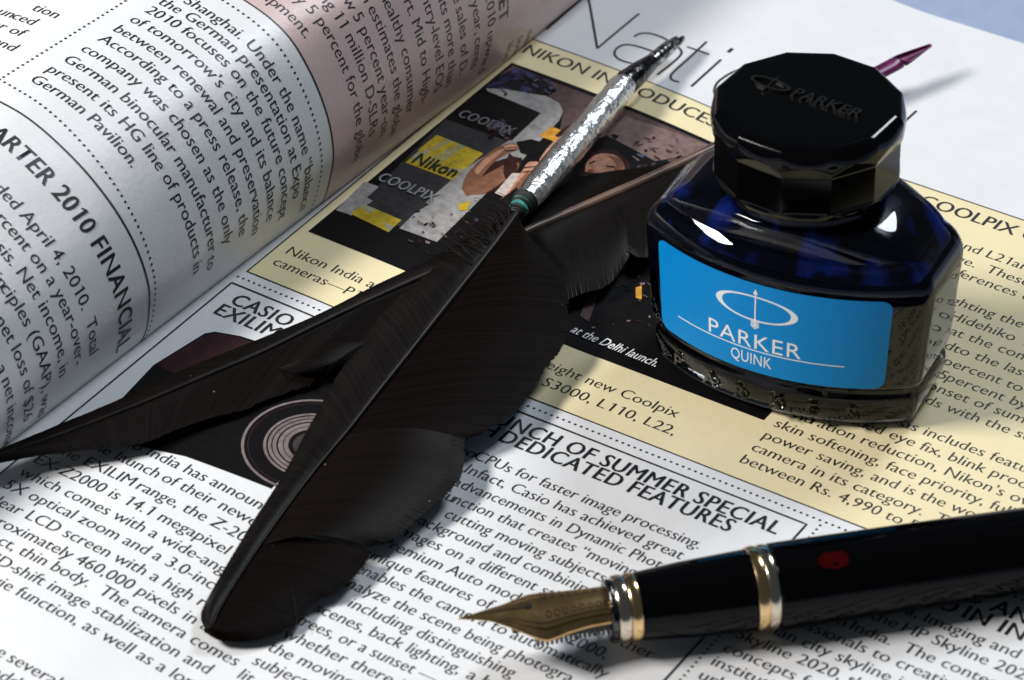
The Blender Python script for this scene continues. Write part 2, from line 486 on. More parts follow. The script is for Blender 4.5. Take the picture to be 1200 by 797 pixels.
# middle column
LL = lambda k: -1.5588 - .4 * k
lpx('CPUs for faster image processing.', (553, 538), (818.3, 642.7), LL(0), 'two')
lpx('fact, Casio has achieved great', (560, 556.5), (797, 653), LL(1), 'In')
lpx('vancements in Dynamic Photo', (545, 577.5), (786, 664.5), LL(2), 'ad')
lpx('nction that creates \u201cmoving', (528.5, 589), (743, 673), LL(3), 'fu')
lpx('cutting moving subjects', (519.4, 605.4), (708.3, 679.3), LL(4))
lpx('ckground and combining', (496, 618.4), (697, 694), LL(5), 'ba')
lpx('ages on a different still', (478.5, 635), (662, 700), LL(6), 'im')
lpx('Premium Auto mod', (444, 639.5), (606.8, 703), LL(7))
line('e', PG(608, 703.5)[0], LL(7)); line('the other', None, LL(7), x1=PG(760, 772)[0])
lpx('nique features of', (434, 658.5), (573, 712), LL(8), 'u')
lpx('2000,', (662, 754), (707, 772.5), LL(8), 'the Z-')
lpx('nables the camera to', (421, 675), (591, 743), LL(9), 'e')
lpx('automatically', (597, 746), (708, 793), LL(9))
lpx('nalyze the scene being photogra', (403.5, 689), (670, 796), LL(10), 'a')
lpx('including distinguishing', (402.5, 714), (600, 792.5), LL(11))
lpx('scenes, back lighting,', (361.7, 721), (532, 793), LL(12)); line('a bright', PG(543, 796)[0], LL(12))
lpx('rees, or a sunset \u2014', (348, 736.7), (505, 802), LL(13), 't')
for s, u, v, k in [('whether there is a face', 328, 746.7, 14), ('the moving of the frame', 310, 763, 15), ('subject as well as light', 290, 781.7, 16), ('lit at night.', 276, 795, 17)]:
    line(s, PG(u, v)[0], LL(k))
bt.build('text_column', M_INKBLACK, page_r); bt = MB()
# left column
for s, x, y, pre in [('announced', 3.17, -4.88, 'Casio India has'), ('of their newest camera', 2.42, -5.28, 'the launch'), ('range, the Z-2000,', 2.20, -5.70, 'the EXILIM')]:
    line(s, x, y); line(pre, None, y, x1=x - .12)
for s, y in [('EX-Z2000 is 14.1 megapixel model', -6.13), ('which comes with a wide-angle', -6.54), ('5X optical zoom and a 3.0-inch', -6.95), ('clear LCD screen with a high resol', -7.38), ('approximately 460,000 pixels in a', -7.79)]:
    line(s, .26, y)
for s, x, y, pre in [('thin body.  The camera comes', 1.60, -8.16, 'compact,'), ('shift image stabilization and', 1.83, -8.57, 'in CCD-'), ('function, as well as a long-', 2.22, -8.98, 'movie'), ('several inno-', 3.14, -10.29, 'There are'), ('up to the market', 3.75, -10.69, 'which add')]:
    line(s, x, y); line(pre, None, y, x1=x - (.0 if pre.endswith('-') else .12))
bt.build('text_column', M_INKBLACK, page_r); bt = MB()
# third column
for s, x, y, pre in [('Imaging and', 15.22, -1.15, 'India,'), ('HP Skyline 2020', 15.02, -1.56, 'of the'), ('India.  The contest in', 14.28, -1.98, 'winners in'), ('onals to creatively', 14.02, -2.37, 'professi'), ('city skyline in', 13.80, -2.76, 'Indian'), ('Skyline 2020, the', 12.78, -3.16, None), ('concepts for', 12.78, -3.56, None), ('institutions', 12.78, -3.95, None), ('urban life', 12.78, -4.35, None)]:
    line(s, x, y)
    if pre: line(pre, None, y, x1=x - (.0 if pre == 'professi' else .12))
bt.build('text_column', M_INKBLACK, page_r)

# --- the two printed photographs
def flat(name, c, rough=.5):
    return noise_color(mat(name, c, rough, spec=.10), tuple(x * .72 for x in c), tuple(min(1, x * 1.2) for x in c), 6.5, 9, .30, .70)
PH = [flat('print_black', (.0045, .004, .0045)), flat('print_brown', (.10, .065, .065)), flat('print_grey', (.040, .037, .039)),
      flat('print_light_grey', (.33, .31, .30)), flat('print_yellow', (.52, .37, .03)), flat('print_skin_dark', (.23, .10, .055)),
      flat('print_skin', (.50, .25, .165)), flat('print_orange', (.62, .30, .04)), flat('print_hair', (.035, .012, .010)),
      noise_color(flat('print_flowers', (.05, .05, .15)), (.012, .010, .014), (.055, .06, .17), 4, 5, .48, .70), flat('print_white', (.62, .58, .54)),
      flat('print_mauve', (.20, .135, .125)), flat('print_olive', (.34, .33, .20)), flat('print_shirt', (.55, .47, .42)), flat('print_lip', (.30, .05, .04)), flat('print_blue_grey', (.07, .08, .13))]
ph = MB()
XP1 = 10.28
patch(ph, right, [(.2267, 2.1044), (XP1, 2.1044), (XP1, 9.154), (.2267, 9.154)], .007, 0)
_pz = [.0085]
def pp(mi, px, smooth=False):
    p = [PG(*q) for q in px]
    if smooth: p = [tuple(q) for q in catmull(p + [p[0]], 6 * len(p))[:-1]]
    patch(ph, right, p, _pz[0], mi); _pz[0] += .0003
pp(1, [(601, 77), (650, 97), (834, 171), (836, 186), (805, 190), (760, 196), (700, 180), (655, 160), (660, 130), (640, 112), (600, 97), (585, 89)])
pp(2, [(522, 140), (600, 168), (570, 210), (506, 280), (415, 246), (470, 192)])
pp(9, [(585, 89), (606, 80), (645, 95), (652, 108), (640, 114), (610, 112), (565, 104)])
pp(3, [(570, 104), (592, 105), (640, 113), (655, 121), (660, 131), (655, 142), (640, 158), (612, 188), (575, 222), (512, 284), (468, 268), (505, 232), (545, 198), (598, 164)], )
pp(0, [(523, 138), (566, 105), (634, 133), (600, 165)])
pp(12, [(512, 158.6), (566.4, 180.3), (530.4, 212), (475.3, 191)])
pp(4, [(512, 158.6), (524, 163.4), (492, 180), (490, 176)]); pp(4, [(530, 166), (538, 169), (500, 188), (490, 186)]); pp(4, [(546, 172), (566.4, 180.3), (545, 199), (508, 196), (520, 189)]); pp(4, [(475.3, 191), (482, 185), (506, 197), (540, 203), (530.4, 212)])
for k_ in range(6):
    u_ = 514 + k_ * 7
    pp(4, [(u_, 163.0 + k_ * 2.5), (u_ + 2.0, 163.8 + k_ * 2.5), (494 + k_ * 4.5, 193 + k_ * 1.6), (492 + k_ * 4.5, 192 + k_ * 1.6)])
pp(3, [(393.7, 246.8), (427, 213.4), (455, 223.4), (412, 253)])
pp(2, [(430, 232), (447, 217), (503, 240), (474, 258)])
pp(12, [(427, 240), (470.5, 258.5), (455.4, 272.8), (410, 250.8)]); pp(4, [(440, 246), (470.5, 258.5), (462, 266), (432, 254)]); pp(4, [(416, 247), (422, 243), (450, 262), (455.4, 272.8), (410, 250.8)])
pp(0, [(470, 270), (512, 286), (570, 228), (600, 252), (560, 300), (500, 300)])
pp(7, [(632, 160), (646, 149), (668, 157), (653, 168)])
pp(8, [(650, 160), (662, 150), (676, 145), (690, 148), (684, 162), (668, 166)], True)
pp(8, [(552, 214), (575, 192), (600, 184), (612, 186), (606, 206), (590, 222), (566, 228), (552, 228)])
pp(5, [(541, 222), (546, 207), (560, 191), (577, 177), (592, 170), (604, 169), (607, 176), (594, 181), (580, 190), (566, 206), (557, 224), (548, 230)], True)
pp(5, [(550, 229), (558, 214), (574, 203), (594, 193), (608, 192), (604, 203), (588, 215), (568, 227)], True)
pp(6, [(556, 200), (568, 187), (584, 177), (590, 177), (572, 192), (560, 205)], True)
pp(6, [(590, 172), (602, 169.5), (608, 173), (603, 175), (594, 176)], True); pp(8, [(592, 177), (604, 176), (604, 177.2), (592, 178.6)]); pp(8, [(594, 173.6), (606, 173), (606, 174), (594, 175)])
pp(8, [(597, 180), (604, 188), (606, 200), (594, 212), (590, 198)], True)
pp(0, [(605, 167), (622, 164), (638, 168), (636, 180), (622, 184), (610, 180)])
pp(6, [(632, 188), (642, 174), (656, 161), (668, 158), (672, 166), (662, 180), (648, 192), (636, 196)], True)
pp(13, [(580, 227), (600, 204), (614, 204), (606, 216), (592, 232)])
pp(6, [(582, 240), (598, 222), (610, 204), (620, 191), (634, 193), (630, 208), (614, 226), (600, 241)], True)
pp(5, [(600, 222), (614, 206), (620, 200), (618, 210), (606, 226), (592, 238)], True); pp(8, [(612, 197), (630, 195), (630, 196.4), (612, 198.6)]); pp(8, [(612, 202), (630, 200.4), (630, 201.6), (612, 203.4)]); pp(5, [(640, 180), (652, 170), (664, 162), (660, 172), (648, 184)], True); pp(0, [(590, 232), (606, 220), (612, 232), (590, 250), (575, 246)])
pp(4, [(537, 240), (552, 236), (548, 247), (538, 248)])
pp(0, [(690, 165), (720, 158), (765, 176), (790, 195), (770, 206), (700, 212), (670, 206)])
pp(11, [(708, 158), (732, 137), (835, 172), (812, 182), (768, 190)])
pp(8, [(684, 200), (690, 184), (704, 177), (722, 178), (736, 190), (734, 206), (690, 210)], True)
pp(6, [(685.5, 202), (688, 191), (700, 182), (718, 182), (730, 191), (729, 202), (705, 204)], True)
pp(5, [(712, 183), (724, 186), (731, 193), (729, 202), (718, 203), (722, 194)], True); pp(8, [(690, 192), (697, 189), (698, 190.5), (691, 194)]); pp(8, [(710, 195), (721, 196), (721, 198), (711, 197)]); pp(14, [(688, 200), (694, 199.5), (697, 202), (690, 203)])
pp(7, [(745, 338), (752, 336), (752, 352), (745, 350)])
pp(1, [(700, 300), (716, 303), (690, 378), (680, 372)])
rp = random.Random(31)
for k_ in range(150):      # small coloured detail of the crowd and the stand in the photograph
    u_, v_ = rp.choice([(rp.uniform(585, 650), rp.uniform(84, 112)), (rp.uniform(480, 560), rp.uniform(245, 300)), (rp.uniform(742, 800), rp.uniform(160, 200)), (rp.uniform(690, 770), rp.uniform(290, 390)), (rp.uniform(574, 600), rp.uniform(142, 164))])
    a_, b_ = rp.uniform(.8, 4.5), rp.uniform(.6, 2.2); g_ = rp.uniform(-.6, .6)
    pp(rp.choice([0, 1, 2, 8, 8, 0, 11, 1, 15]), [(u_ - a_, v_ - g_ * a_ - b_), (u_ + a_, v_ + g_ * a_ - b_ * .4), (u_ + a_ * .7, v_ + g_ * a_ + b_), (u_ - a_ * .8, v_ - g_ * a_ + b_ * .8)]); _pz[0] -= .00025
ph_text = MB()
def ptext(s, a, b, em, style, mi, z, shear=0.):
    xa, ya = PG(*a); xb, yb = PG(*b)
    put_text(ph_text, s, right, xa, ya, em, x1=xb, style=style, off=z, mi=mi, shear=shear, dy=(yb - ya) / (xb - xa))
ptext('COOLPIX', (535, 137.5), (597, 159.5), .40, 'bold', 0, .036)
ptext('COOLPIX', (441, 212), (505, 237.5), .42, 'bold', 1, .036)
ptext('Nikon', (482, 191), (531, 209.5), .52, 'bold', 2, .036)
ptext('at the Delhi launch.', (667.5, 390), (767, 431.5), .34, 'cap', 3, .036, .25)
event = ph.build('event_photograph', PH, page_r, smooth=False)
ph_text.build('photograph_lettering', [flat('letter_grey', (.16, .16, .17)), flat('letter_light', (.30, .30, .32)), flat('letter_dark', (.03, .03, .02)), flat('letter_white', (.8, .8, .8))], event, smooth=False)

cp = MB()
patch(cp, right, [PG(*q) for q in [(145, 465), (180, 428), (240, 391), (252, 389), (281, 394), (300, 400), (372, 432), (420, 470), (318, 573), (217, 535), (146, 520), (100, 505)]], .007, 0)
patch(cp, right, [PG(*q) for q in [(183, 428), (240, 393), (252, 391), (280, 396), (297, 402), (330, 418), (240, 444), (205, 440)]], .010, 1)
cx, cy = 4.02, -2.98
def ring(r0, r1, mi, z, n=48):
    mb_ = cp
    mb_.grid([[right(cx + r * math.cos(2 * math.pi * k / n), cy + r * math.sin(2 * math.pi * k / n), z) for k in range(n)] for r in (r0, r1)], mi, closed_u=True, flip=True)
ring(1.20, 1.25, 2, .010); ring(1.12, 1.14, 1, .010); ring(.42, .86, 2, .010); ring(.50, .515, 0, .0115); ring(.60, .63, 0, .0115); ring(.70, .72, 0, .0115); ring(.78, .81, 0, .0115); ring(0.01, .34, 3, .0115)
cp.build('camera_photograph', [PH[0], flat('print_maroon', (.035, .014, .017)), flat('print_lens_grey', (.20, .16, .155)), flat('print_lens_glass', (.05, .04, .04))], page_r, smooth=False)

# --- left page printing
lp = MB()
patch(lp, lambda s, y, o: left(s, y, o), [(.02, 3.0), (12, 3.0), (12, Y1 - .02), (.02, Y1 - .02)], .004, 0, .07, .5)
lp.build('pink_panel', M_PINK, page_l)
FL = lambda x, y, o: left(-x, y, o)      # reading direction runs down towards the gutter
ll = MB()
ribbon(ll, FL, [(-12, 3.0), (-.03, 3.0)], .035, .008, step=.07)
ribbon(ll, FL, [(-12, -2.34), (-.03, -2.34)], .040, .008, step=.07)
dots(ll, FL, (-6.5, 2.72), (-.1, 2.62), off=.008); dots(ll, FL, (-6.52, -1.84), (-.1, -2.26), off=.008)
dots(ll, FL, (-6.52, -1.74), (-6.62, 2.72), off=.008); dots(ll, FL, (-6.72, -1.84), (-12, -1.84), off=.008)
ll.build('ruled_lines', M_INKBLACK, page_l)
lt = MB()
def ltx(s, s0, y, mi=0, **k): return put_text(lt, s, FL, None if s0 is None else -s0, y, k.pop('em', EM), k.pop('xs', BX), off=.008, mi=mi, **k)
for k, (s, y) in enumerate([('German Pavilion.', -1.54), ('present its HG line of products in', -1.12), ('German binocular manufacturer to', -.70), ('company was chosen as the only', -.25), ('According to a press release, the', .19), ('between renewal and preservation', .60), ('of tomorrow\u2019s city and its balance', 1.02), ('2010 focuses on the future concept', 1.43)]):
    ltx(s, 6.12, y)
for s, s0, y, pre in [('German presentation at Expo', 5.52, 1.79, 'the'), ('Under the name \u201cbalance', 4.32, 2.13, 'Shanghai.'), ('ced', 7.84, -.17, 'announ'), ('of', 7.52, -.58, 'number'), ('nd', 7.33, -1.04, 'brand a')]:
    ltx(s, s0, y); ltx(pre, None, y, x1=-s0 - (.02 if pre in ('announ', 'brand a') else .16 if s0 < 6 else .14))
ltx('tion', 7.75, .25)
lt.build('text_column', M_INKBLACK, page_l); lt = MB()
for s, s0, y, pre in [('ded April 4, 2010.  Total', 4.62, -3.98, 'year en'), ('cent on a year-over-', 4.02, -4.38, '14 per'), ('Net income, in', 3.16, -4.79, 'basis.'), ('ciples (GAAP), was', 3.10, -5.24, 'ting prin'), ('loss of $26', 2.10, -5.70, 'a net'), ('net income', 1.72, -6.14, 'to a'), ('year or', 1.2, -6.55, 'the'), ('in all', .9, -6.95, 'sum')]:
    ltx(s, s0, y); ltx(pre, None, y, x1=-s0 - (.0 if pre in ('year en', '14 per', 'ting prin') else .14))
lt.build('text_column', M_INKBLACK, page_l); lt = MB()
for s, s0, y, pre in [('ment.', 4.62, 3.27, 'equip'), ('5 percent for the globe', 4.26, 3.71, 'by'), ('11 million D-SLRs', 3.86, 4.11, 'reaching'), ('5 percent year-on', 3.66, 4.50, 'grow'), ('estimates the globe', 3.62, 4.90, 'firm'), ('ealthy consumer', 3.54, 5.30, 'a h'), ('Mid to High-', 2.90, 5.78, 'part.'), ('level EOS', 2.48, 6.22, 'entry-'), ('more than', 2.52, 6.62, 'units'), ('sales of D-', 2.60, 7.02, 'the'), ('cents', 1.70, 7.48, 'year,'), ('upward', 1.62, 7.91, 'in 2010'), ('also', .8, 8.9, None), ('some', .7, 9.3, None), ('new', .6, 9.7, None)]:
    ltx(s, s0, y)
    if pre: ltx(pre, None, y, x1=-s0 - (.02 if pre in ('equip', 'a h', 'entry-') else .13))
ltx('MARKET', None, 8.30, x1=-1.66, em=.46, style='bold')
lt.build('text_column', M_INKBLACK, page_l)
lh = MB()
put_text(lh, 'RTER 2010 FINANCIAL', FL, -5.24, -3.18, .52, x1=-.42, style='bold', off=.008)
put_text(lh, 'QUA', FL, None, -3.18, .52, .95, x1=-5.28, style='bold', off=.008)
lh.build('headline', M_INKBLACK, page_l)

# ------------------------------------------------------------------ ink bottle
E2 = np.array([.8338508, .5516528]) / np.hypot(.8338508, .5516528)      # towards the right of the picture
A2 = np.array([-E2[1], E2[0]])
B_AX = 10.46 * E2 + (-2.40) * A2
NF = -.44 * E2 - .898 * A2                                              # front of the bottle
RT = .898 * E2 - .44 * A2                                               # its right-hand side
def bot(x, y, z):
    """bottle space (x to its right, y to its back, z up) to world"""
    q = B_AX + x * RT - y * NF
    return (q[0], q[1], z)
bottle = thing('ink_bottle', (B_AX[0], B_AX[1], 0.012), 'glass bottle of dark blue ink with a blue label and faceted black cap', 'ink bottle')
def outline(w=2.62, R=4.5, front=1.67, rf=.30):
    """plan of the bottle: bowed front and back, straight sides, rounded corners"""
    c = R - front; pts = []
    xi = w - rf; yi = -(math.sqrt((R - rf) ** 2 - xi ** 2) - c)
    a = math.asin(xi / (R - rf))
    q = []
    for i in range(33):
        t = -a + 2 * a * i / 32; q.append((R * math.sin(t), c - R * math.cos(t)))
    for i in range(1, 9):
        t = -math.pi / 2 + a + (math.pi / 2 - a) * i / 8
        q.append((xi + rf * math.cos(t), yi + rf * math.sin(t)))
    n = 8
    half = q + [(w, yi + (-yi) * i / n) for i in range(1, n)]
    ptsR = half
    back = [(-x, -y) for x, y in ptsR]
    # right side: from (w, ~0) to back; mirror by point symmetry keeps an even loop
    full = ptsR + [(w, 0)]
    full += [(x, -y) for x, y in reversed(half) if x > 0 and y < -1e-9][: 8 + n - 1]
    full += [(x, -y) for x, y in reversed(q[:33])]
    full += [(-x, -y) for x, y in half[33:33 + 8 + n - 1]] + [(-w, 0)]
    full += [(-x, y) for x, y in reversed(half[33:33 + 8 + n - 1])]
    return full
OUT = outline()
def ring_at(z, k=0.0, t=0.0, rn=1.33, flare=1.0):
    """outline drawn in by k cm and blended (t) into the round neck"""
    r = []
    for x, y in OUT:
        d = math.hypot(x, y); g = (d - k) / d
        X, Y = x * g * flare, y * g
        ex, ey = x / math.hypot(x, y * 1.35), y * 1.35 / math.hypot(x, y * 1.35)
        r.append((X * (1 - t) + rn * ex * t, Y * (1 - t) + rn * ey * t, z))
    return r
def loft(levels, mat_, name, parent, angle):
    mb_ = MB(); rows = [[bot(*q) for q in ring_at(*lv)] for lv in levels]
    mb_.grid(rows, 0, closed_u=True)
    mb_.cap(rows[0], 0, True); mb_.cap(rows[-1], 0)
    return mb_.build(name, mat_, parent, angle=angle)
def shoulder(k0, z0, z1, tz, rn, flare, n=14, zoff=0.0):
    out = []
    for i in range(1, n + 1):
        t = i / n
        s = t * t * (3 - 2 * t)
        z = z0 + (z1 - z0) * (1 - (1 - t) ** 1.5)
        out.append((z, k0 * (1 - t), t ** .92, rn, flare))
    return out
glass_levels = [(.012, .42), (.03, .31), (.09, .22), (.20, .14), (.36, .10), (.56, .08), (.70, .09), (.79, .14), (.85, .15), (.91, .11), (.98, .05), (1.08, .02), (1.5, .015, 0, 1.33, 1.01), (2.2, .01, 0, 1.33, 1.025), (2.8, .0, 0, 1.33, 1.04), (2.95, .01, 0, 1.33, 1.045)]
SH = [(3.08, .03), (3.20, .075), (3.31, .14), (3.41, .23), (3.50, .34)]
glass_levels += [(z, k, 0, 1.33, 1.045) for z, k in SH]
glass_levels += [(3.50 + .56 * math.sin(t * math.pi / 2) ** 1.0, .34 * (1 - t), t ** 1.15, 1.36, 1.045 - .045 * t) for t in [i / 16 for i in range(1, 17)]]
glass_levels += [(4.14, 0, 1, 1.33), (4.6, 0, 1, 1.33)]
glass = loft(glass_levels, M_GLASS, 'glass_body', bottle, .7)
M_INK = mat('blue_black_ink', (.0008, .0012, .006), .15, spec=.05)
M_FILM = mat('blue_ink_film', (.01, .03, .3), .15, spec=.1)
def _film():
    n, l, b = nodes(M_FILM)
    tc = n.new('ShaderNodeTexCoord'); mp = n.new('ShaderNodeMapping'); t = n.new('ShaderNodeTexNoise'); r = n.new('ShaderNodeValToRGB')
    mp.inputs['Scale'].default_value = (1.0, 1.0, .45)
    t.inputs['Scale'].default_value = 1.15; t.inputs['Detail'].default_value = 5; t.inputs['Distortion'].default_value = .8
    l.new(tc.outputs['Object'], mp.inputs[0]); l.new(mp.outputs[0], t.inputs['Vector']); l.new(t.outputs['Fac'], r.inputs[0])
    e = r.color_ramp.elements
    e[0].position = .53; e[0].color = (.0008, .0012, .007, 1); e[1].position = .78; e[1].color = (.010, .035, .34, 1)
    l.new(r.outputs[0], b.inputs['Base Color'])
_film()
ink_levels = [(.22, .60), (.25, .46), (.34, .36), (.60, .30), (.80, .30), (.95, .25), (1.05, .14), (1.5, .12, 0, 1.33, 1.01), (2.8, .11, 0, 1.33, 1.03), (2.95, .14, 0, 1.33, 1.03), (3.10, .24, 0, 1.33, 1.03)]
ink = loft(ink_levels, M_INK, 'ink', bottle, .7)
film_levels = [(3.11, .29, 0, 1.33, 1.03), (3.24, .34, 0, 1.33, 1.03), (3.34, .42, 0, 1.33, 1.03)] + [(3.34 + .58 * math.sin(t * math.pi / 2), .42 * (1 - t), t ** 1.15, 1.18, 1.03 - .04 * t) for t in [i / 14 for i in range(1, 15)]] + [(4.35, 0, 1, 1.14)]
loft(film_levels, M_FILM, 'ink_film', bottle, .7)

# label: a sheet bent round the bowed front
RF = 4.5 - .0
def front_pt(a, z, off):
    """a = distance along the bow from the middle"""
    k = .01 if z > 1.05 else .03
    fl = 1.0 + .04 * max(0, min(1, (z - 1.05) / 1.8))
    R_ = 4.5 + off; t = a / 4.5
    return bot(R_ * math.sin(t) * fl, (4.5 - 1.67) - R_ * math.cos(t), z)
LA0, LA1, LZ0, LZ1, LR = -2.34, 2.14, 1.03, 2.95, .19
lb = MB()
def label_outline():
    p = []
    for cx_, cz_, t0 in ((LA1 - LR, LZ1 - LR, 0), (LA0 + LR, LZ1 - LR, 90), (LA0 + LR, LZ0 + LR, 180), (LA1 - LR, LZ0 + LR, 270)):
        p += [(cx_ + LR * math.cos(math.radians(t0 + 90 * i / 8)), cz_ + LR * math.sin(math.radians(t0 + 90 * i / 8))) for i in range(9)]
    return p
FLB = lambda x, y, o: front_pt(x, y, o)
patch(lb, FLB, label_outline(), .012, 0, .12)
label = lb.build('label', M_LABEL, bottle)
lw = MB()
# oval with an arrow through it
n = 64; rows = [[], []]
OX, OZ = -.20, 2.41
for k in range(n):
    t = 2 * math.pi * k / n
    th = .040 + .085 * abs(math.cos(t)) ** 1.5
    a_, b_ = .77, .27
    c_, s_ = math.cos(t), math.sin(t)
    rows[0].append(FLB(OX + a_ * c_, OZ + b_ * s_ , .016)); rows[1].append(FLB(OX + (a_ - th) * c_, OZ + (b_ - .032) * s_, .016))
lw.grid(rows, 0, closed_u=True, flip=True)
ribbon(lw, FLB, [(OX, OZ + .36), (OX, OZ - .40)], .026, .018)
lw.add([FLB(OX, OZ + .43, .018), FLB(OX - .045, OZ + .31, .018), FLB(OX + .045, OZ + .31, .018)], [(0, 1, 2)])
for i in range(5):
    z_ = OZ - .29 - i * .035
    ribbon(lw, FLB, [(OX - .075, z_ + .06), (OX, z_), (OX + .075, z_ + .06)], .022, .0185)
lw.add([FLB(OX, OZ - .18, .0185), FLB(OX - .04, OZ - .27, .0185), FLB(OX + .04, OZ - .27, .0185)], [(0, 1, 2)])
lw.build('emblem', M_LABELWHITE, label, smooth=False)
lx = MB()
put_text(lx, 'PARKER', FLB, -1.13, 1.545, .455, x1=.66, style='plain', off=.016, track=.04)
put_text(lx, 'QUINK', FLB, -.66, 1.19, .34, x1=.12, style='plain', off=.016, track=.02)
ribbon(lx, FLB, [(-1.86, 1.50), (1.42, 1.50)], .022, .016)
lx.build('lettering', M_LABELWHITE, label, smooth=False)

# raised glass letters round the foot
def extrude_text(mb_, s, F, x0, y0, em, xs, x1, style, o0, o1, track=0.):
    """raised letters: front faces at o1, walls down to o0"""
    t = MB(); put_text(t, s, F, x0, y0, em, xs, x1=x1, style=style, off=o1, track=track)
    t2 = MB(); put_text(t2, s, F, x0, y0, em, xs, x1=x1, style=style, off=o0, track=track)
    cnt = {}
    for f_ in t.f:
        for i in range(len(f_)):
            e = (f_[i], f_[(i + 1) % len(f_)]); cnt[e] = cnt.get(e, 0) + 1
    b = len(t.v); mb_faces = list(t.f) + [tuple(i + b for i in reversed(f_)) for f_ in t.f]
    for (i, j) in cnt:
        if (j, i) not in cnt: mb_faces.append((j, i, i + b, j + b))
    mb_.add(t.v + t2.v, mb_faces, 0)
for i, c in enumerate('PARKER'):
    eb = MB()
    extrude_text(eb, c, lambda x, y, o: front_pt(x, y, o), -2.0 + i * .70, .33, .38, 1.1, None, 'bold', -.16, .0)
    eb.build('raised_letter', M_GLASSD, glass, angle=.5)

# cap: a twelve-sided drum with rounded edges and a flat scooped into each side
CZ0, CZ1 = 4.24, 5.83
def cap_point(ang, rho, z):
    sg = math.pi / 6
    ph_ = (ang + sg / 2) % sg - sg / 2
    w = min(1, max(0, (z - (CZ1 - .36)) / .30)); w = w * w * (3 - 2 * w)
    r = rho * ((1 - w) + w * (math.cos(sg / 2) / math.cos(ph_)) * 1.02)
    fl = 1.60 + max(0, z - (CZ1 - .56)) * .38 + max(0, (CZ0 + .28) - z) * .42
    r = min(r, fl / math.cos(ph_))
    a = ang + math.pi / 2 - .085
    q = B_AX + r * (math.cos(a) * E2 + math.sin(a) * A2)
    return (q[0], q[1], z)
prof = [(1.15, CZ0), (1.40, CZ0 + .005), (1.49, CZ0 + .03), (1.54, CZ0 + .07), (1.585, CZ0 + .12)]
zs_ = [CZ0 + .14 + (CZ1 - .30 - CZ0 - .14) * i / 44 for i in range(45)]
prof += [(min(1.70, 1.60 + .09 * min(1, (z - CZ0 - .12) / .25)) - .0, z) for z in zs_]
prof += [(1.69 - .22 * (1 - math.cos(a)), CZ1 - .30 + .295 * math.sin(a)) for a in [math.pi / 2 * i / 14 for i in range(1, 15)]]
prof += [(1.42, CZ1 - .001), (1.35, CZ1), (1.2, CZ1 + .001), (.8, CZ1 + .002), (.4, CZ1 + .003), (.02, CZ1 + .003)]
cb = MB(); NA = 12 * 20
rows = [[cap_point(2 * math.pi * k / NA, r, z) for k in range(NA)] for r, z in prof]
cb.grid(rows, 0, closed_u=True); cb.cap(rows[0], 0, True); cb.cap(rows[-1], 0)
cap = cb.build('cap', M_CAP, bottle, angle=.35)
# raised mark on the cap's top, reading along the printed lines
ce, cl = MB(), MB()
cdir = np.array([1.0, -.02]); cdir /= np.linalg.norm(cdir); cup = np.array([-cdir[1], cdir[0]])
def cap_top(x, y, o):
    q = B_AX + x * cdir + y * cup
    return (q[0], q[1], CZ1 + .003 + o)
extrude_text(cl, 'PARKER', cap_top, -.30, -.12, .40, 1.0, 1.02, 'bold', 0.0, .045)
for (a0, b0, a1, b1) in ((.40, .155, .33, .115),):
    n = 40; R4 = []
    for a_, b_, o in ((a0, b0, 0), (a0, b0, .045), (a1, b1, .045), (a1, b1, 0)):
        R4.append([cap_top(-.78 + a_ * math.cos(2 * math.pi * k / n), .02 + b_ * math.sin(2 * math.pi * k / n), o) for k in range(n)])
    ce.grid(R4, 0, closed_u=True)
ce.tube([cap_top(-.78, -.27, .02), cap_top(-.78, .30, .02)], .025, 6)
ce.build('raised_emblem', M_CAPMARK, cap, angle=.5); cl.build('raised_lettering', M_CAPMARK, cap, angle=.5)

# ------------------------------------------------------------------ feathers
def P3(q): return P(*q)
def vane(name, m, parent, root, edge, nb, bulge, seed, rag=.02, cross=9, ridge=.006, droop=0.0, tone0=.12):
    """one side of a feather: nb ridged barbs from the shaft (root) to the outline (edge); both lists of (pixel x, pixel y, height)"""
    r = random.Random(seed)
    A = catmull([P3(q) for q in root], nb * 2); B = catmull([P3(q) for q in edge], nb * 2)
    mb_ = MB(); rows = []
    clump = 0.0
    for i in range(nb * 2):
        crest = i % 2 == 0
        if r.random() < .045: clump = r.uniform(0, rag * 1.8)
        clump *= .93
        jit = 1 - clump + (r.uniform(-rag, rag * .4) if crest else -rag * 1.2)
        row = []
        for j in range(cross):
            t = j / (cross - 1); tt = t * (jit if j == cross - 1 else 1)
            p = A[i] * (1 - tt) + B[i] * tt
            p = p.copy(); p[2] += bulge * math.sin(math.pi * min(t, 1)) - droop * t * t + (ridge if crest else -ridge) * (1 if 0 < j else .2)
            row.append(p)
        rows.append(row)
    mb_.grid(rows)
    tone = 0.5; mb_.attr = []
    for i in range(nb * 2):
        if i % 2 == 0: tone = tone0 + (1 - tone0) * r.random() ** 1.6
        mb_.attr += [tone if i % 2 == 0 else tone * .35] * cross
    return mb_.build(name, m, parent)
